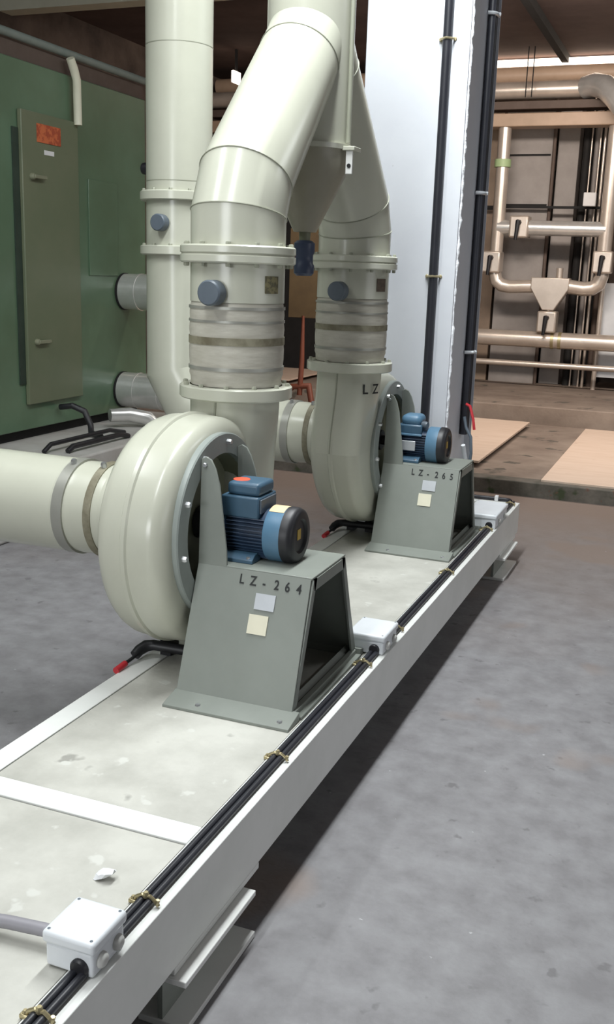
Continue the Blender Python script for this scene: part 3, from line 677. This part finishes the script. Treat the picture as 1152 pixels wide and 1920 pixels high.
o = MB().tube([(-4.22, 6.60, 0.50), (-4.12, 6.72, 0.50), (-4.0, 6.80, 0.47), (-3.92, 6.84, 0.38)], [0.05, 0.055, 0.055, 0.055], 16).build('elbow_pipe', 'alu', origin=(-4.1, 6.7, 0.4)); tag(o, 'small bent grey pipe with pale end below the lower clad pipe', 'pipe')
o = MB().tube([(GX+0.03, 6.17, 0.60), (-4.26, 6.16, 0.62), (-4.18, 6.20, 0.58), (-4.13, 6.20, 0.48), (-4.10, 6.16, 0.43), (-4.0, 6.14, 0.415)], 0.022, 12).build('black_hose', 'black', origin=(-4.15, 6.18, 0.42)); tag(o, 'short black hose bending down from the green cabinet base', 'hose')
def bar(pts, r, label):
    o = MB().tube(pts, r, 10).build('bent_bar', 'black', origin=pts[0]); tag(o, label, 'bar', 'dark bent bars on the plinth')
bar([(-3.98, 5.42, 0.415), (-3.98, 5.50, 0.455), (-3.98, 6.22, 0.455), (-3.98, 6.42, 0.415)], 0.016, 'longer dark bent bar on the plinth below the green cabinet')
bar([(-3.86, 5.52, 0.415), (-3.86, 5.58, 0.44), (-3.86, 6.18, 0.44), (-3.86, 6.28, 0.415)], 0.020, 'lower dark bar on the plinth, nearest the inlet duct')

# ------------------------------------------------------------------ far end of the hall
def ply(x0, x1, y0, y1, z, label):
    t = thing('plywood_sheet', label, 'plywood', ((x0+x1)/2, (y0+y1)/2, 0.105), 'plywood sheets on the raised floor')
    MB().box(x0, x1, y0, y1, z-0.02, z).build('sheet', 'plywood', t, bevel=0.002)
    for yy in (y0+0.2, y1-0.25):
        MB().box(x0+0.1, x1-0.1, yy, yy+0.07, 0.105, z-0.02).build('batten', 'plyedge', t)
    return t
ply(-3.1, -1.61, 8.05, 10.62, 0.165, 'pale plywood sheet on battens just right of the white column')
ply(-1.045, 0.25, 7.70, 10.72, 0.130, 'pale plywood sheet at the right edge of the picture')
ply(-6.0, -4.62, 11.2, 12.6, 0.36, 'pale plywood sheet far behind, seen between the two fan ducts')
RY = 12.8
# big horizontal pipes
def hpipe(x0, x1, z, r, m, label, y=RY, nm='horizontal_pipe', bands=()):
    t = thing(nm, label, 'pipe', ((x0+x1)/2, y, z-r), None)
    MB().tube([(x0, y, z), (x1, y, z)], r, 28).build('pipe', m, t)
    for x in bands: MB().lathe([(x-.02, r-.003), (x-.018, r+.006), (x+.018, r+.006), (x+.02, r-.003)], (0, y, z), (1, 0, 0), 28, closed=True).build('band', 'brass', t)
    return t
hpipe(-4.2, 0.6, 0.905, 0.100, 'aluwarm', 'long shiny pipe crossing the pipe rack at its foot', bands=(-1.75, -1.66))
hpipe(-4.2, 0.6, 0.595, 0.036, 'aluwarm', 'thin pipe just above the concrete ledge below the rack', nm='thin_pipe')
hpipe(-6.5, 0.8, 4.02, 0.10, 'beige', 'beige pipe right under the bright strip lamp', y=12.95, nm='beige_pipe')
hpipe(-6.5, -1.63, 3.82, 0.10, 'aluwarm', 'grey clad pipe with an elbow at the upper right', y=12.75, nm='clad_pipe')
o = MB().tube([(-1.62, 12.75, 3.83), (-1.50, 12.66, 3.84), (-1.36, 12.5, 3.78), (-1.22, 12.36, 3.64), (-1.1, 12.28, 3.5)], 0.13, 24).build('pipe_elbow', 'alu', origin=(-1.4, 12.6, 3.5)); tag(o, 'shiny clad elbow at the upper right corner of the rack', 'pipe')
o = MB().box(-6.5, 0.8, 12.70, 12.95, 3.41, 3.56).build('rack_beam', 'beige', origin=(-2, 12.8, 3.4), bevel=0.01); tag(o, 'broad beige beam across the top of the pipe rack', 'beam')
o = MB().box(-6.5, 0.8, 12.68, 12.92, 3.60, 3.69).build('cable_tray', 'brown', origin=(-2, 12.8, 3.6), bevel=0.005); tag(o, 'brown cable tray above the broad beige beam', 'tray')
o = MB().box(-2.95, 0.5, 13.02, 13.10, 4.14, 4.22).build('strip_lamp', 'lampglow', origin=(-1.2, 13.05, 4.14), bevel=0.01); tag(o, 'long bright strip lamp under the far ceiling', 'lamp')
t = thing('hanging_lamp', 'small bright lamp between the tall riser and slanting duct', 'lamp', (-5.72, 12.1, 3.9))
MB().box(-5.75, -5.71, 11.8, 12.0, 3.86, 4.00).build('tube', 'lampglow', t, bevel=0.01)
MB().box(-5.74, -5.72, 11.88, 11.92, 4.0, 4.25).build('hanger', 'dark', t)
def valve(p, label, ang=0):
    x, y, z = p
    t = thing('rack_valve', label, 'valve', (x, y, z-0.12), 'boxed valves on the pipe rack')
    MB().box(x-0.115, x+0.115, y-0.13, y+0.11, z-0.13, z+0.13).build('body', 'aluwarm', t, bevel=0.02)
    MB().tube([(x, y-0.13, z+0.05), (x-0.005, y-0.17, z+0.05), (x-0.02, y-0.175, z-0.16)], [0.035, 0.03, 0.02], 8).build('handle', 'black', t)
RL, RR = -2.535, -1.235
t = thing('rack_pipework', 'shiny pipe loop with two uprights and funnel in the middle', 'pipework', (-1.9, RY, 1.1))
MB().tube([(RL, RY, 3.41), (RL, RY, 1.70), (RL+0.03, RY, 1.60), (RL+0.10, RY, 1.55), (RL+0.2, RY, 1.535), (-2.05, RY, 1.55)], 0.078, 24).build('left_upright', 'aluwarm', t)
MB().tube([(RR, RY, 3.41), (RR, RY, 1.70), (RR-0.03, RY, 1.60), (RR-0.10, RY, 1.55), (RR-0.2, RY, 1.54), (-1.61, RY, 1.56)], 0.085, 24).build('right_upright', 'aluwarm', t)
MB().tube([(RL, RY, 2.25), (RR, RY, 2.24)], 0.09, 24).build('cross_pipe', 'alu', t)
MB().prism([(-2.06, RY-0.10, 1.66), (-1.60, RY-0.10, 1.66), (-1.60, RY-0.10, 1.53), (-1.76, RY-0.10, 1.27), (-1.90, RY-0.10, 1.27), (-2.06, RY-0.10, 1.53)], (0, 0.2, 0)).build('funnel', 'aluwarm', t, bevel=0.01)
MB().tube([(-1.83, RY, 1.28), (-1.83, RY, 1.0)], 0.06, 16).build('drop_pipe', 'aluwarm', t)
MB().lathe([(2.955, .07), (2.955, .10), (3.045, .10), (3.045, .07)], (RL, RY, 0), (0, 0, 1), 24).build('green_band', 'lightgreen', t)
MB().tube([(-1.75, RY+0.1, 1.66), (-1.75, RY+0.1, 1.78)], 0.04, 10).build('top_stub', 'aluwarm', t)
valve((-2.26, RY, 2.255), 'boxed valve with dark lever on the cross pipe of the rack')
valve((-2.57, RY, 1.83), 'boxed valve with dark lever at the foot of the left upright')
valve((-1.235, RY, 1.86), 'boxed valve with dark lever at the foot of the right upright')
valve((-1.83, RY, 1.13), 'boxed valve with dark lever below the funnel')
# things behind the rack
def cab(x0, x1, z0, z1, y0, m, label, nm='cabinet', seams=()):
    t = thing(nm, label, 'cabinet', ((x0+x1)/2, y0+0.2, z0))
    MB().box(x0, x1, y0, y0+0.4, z0, z1).build('body', m, t, bevel=0.006)
    for z in seams: MB().box(x0+0.02, x1-0.02, y0-0.006, y0+0.001, z-0.012, z+0.012).build('joint', 'dark', t)
    return t
cab(-2.62, -2.02, 0.30, 3.75, 13.3, 'panelgrey', 'tall grey cabinet behind the left upright of the rack', seams=(3.15, 2.55, 1.6))
cab(-1.98, -1.72, 0.30, 3.75, 13.45, 'panelgrey', 'narrow grey panel right of the tall grey cabinet')
cab(-3.1, -2.66, 0.30, 3.75, 13.35, 'wall_beige', 'beige panel behind the rack beside the white column', seams=(2.5,))
cab(-1.26, -0.6, 0.45, 1.62, 13.2, 'boxgrey', 'low white cabinet at the right edge behind the rack')
def post(x, y, r, m, label): 
    o = MB().tube([(x, y, 0.30), (x, y, 3.9)], r, 12).build('upright_pipe', m, origin=(x, y, 0.3)); tag(o, label, 'pipe', 'thin upright pipes behind the rack')
cab(-1.70, -1.27, 0.30, 3.9, 13.75, 'dark', 'black sheet added as shade behind the upright pipes of the rack', nm='shade_sheet')  # added sheet, its dark colour stands in for shade in the gaps
post(-2.00, 13.28, 0.022, 'brown', 'thin brown upright pipe at the edge of the tall grey cabinet')
post(-1.62, 13.4, 0.045, 'dark', 'dark upright pipe behind the cross pipe of the rack')
post(-1.51, 13.5, 0.035, 'panelgrey', 'grey upright pipe, third from the tall grey cabinet')
post(-1.40, 13.3, 0.018, 'aluwarm', 'thin bright upright pipe left of the small white box')
post(-1.33, 13.45, 0.04, 'brown', 'brownish upright pipe behind the small white box')
post(-1.56, 13.35, 0.010, 'aluwarm', 'thinnest bright upright pipe, beside the dark upright pipe')
post(-1.455, 13.32, 0.012, 'aluwarm', 'thin bright upright pipe directly behind the small white box')
post(-1.24, 13.1, 0.03, 'aluwarm', 'bright upright pipe behind the right upright of the rack')
o = MB().box(-1.56, -1.41, 12.98, 13.08, 2.52, 2.68).build('wall_box', 'paper', origin=(-1.48, 13.0, 2.5), bevel=0.008); tag(o, 'small white box among the upright pipes behind the rack', 'box')
o = MB().box(-3.0, -0.9, 13.16, 13.2, 2.50, 2.53).build('thin_bar', 'dark', origin=(-2, 13.2, 2.5)); tag(o, 'thin dark bar crossing behind the rack at box height', 'bar')
# between the ducts
o = MB().box(-3.95, -3.60, 9.5, 9.54, 1.18, 2.05).build('hanging_board', 'board', origin=(-3.78, 9.5, 1.2), bevel=0.004); tag(o, 'brown board hanging far behind the blue drain valve', 'board')
t = thing('orange_post', 'rusty orange post on a brown foot seen between the two fan ducts', 'post', (-3.79, 9.5, 0.105))
MB().tube([(-3.80, 9.5, 0.40), (-3.785, 9.5, 0.75), (-3.785, 9.5, 1.20)], [0.028, 0.026, 0.014], 12).build('post', 'rust', t)
MB().tube([(-3.95, 9.5, 0.105), (-3.93, 9.5, 0.42), (-3.88, 9.5, 0.48), (-3.70, 9.5, 0.50), (-3.62, 9.5, 0.105)], 0.03, 10).build('foot_frame', 'rust', t)
o = MB().box(-6.6, -3.0, 12.9, 13.2, 0.30, 2.6).build('dark_partition', 'dark', origin=(-4.8, 13, 0.3)); tag(o, 'dark partition far behind between the two fan ducts', 'partition')

for x, lb in ((-2.27, 'left one of two thin dark wires hanging before the upper pipes'), (-2.20, 'right one of two thin dark wires hanging before the upper pipes')):
    o = MB().tube([(x, 12.5, 3.70), (x, 12.5, 4.25)], 0.007, 6).build('hanging_wire', 'dark', origin=(x, 12.5, 3.7)); tag(o, lb, 'wire', 'thin wires under the far ceiling')
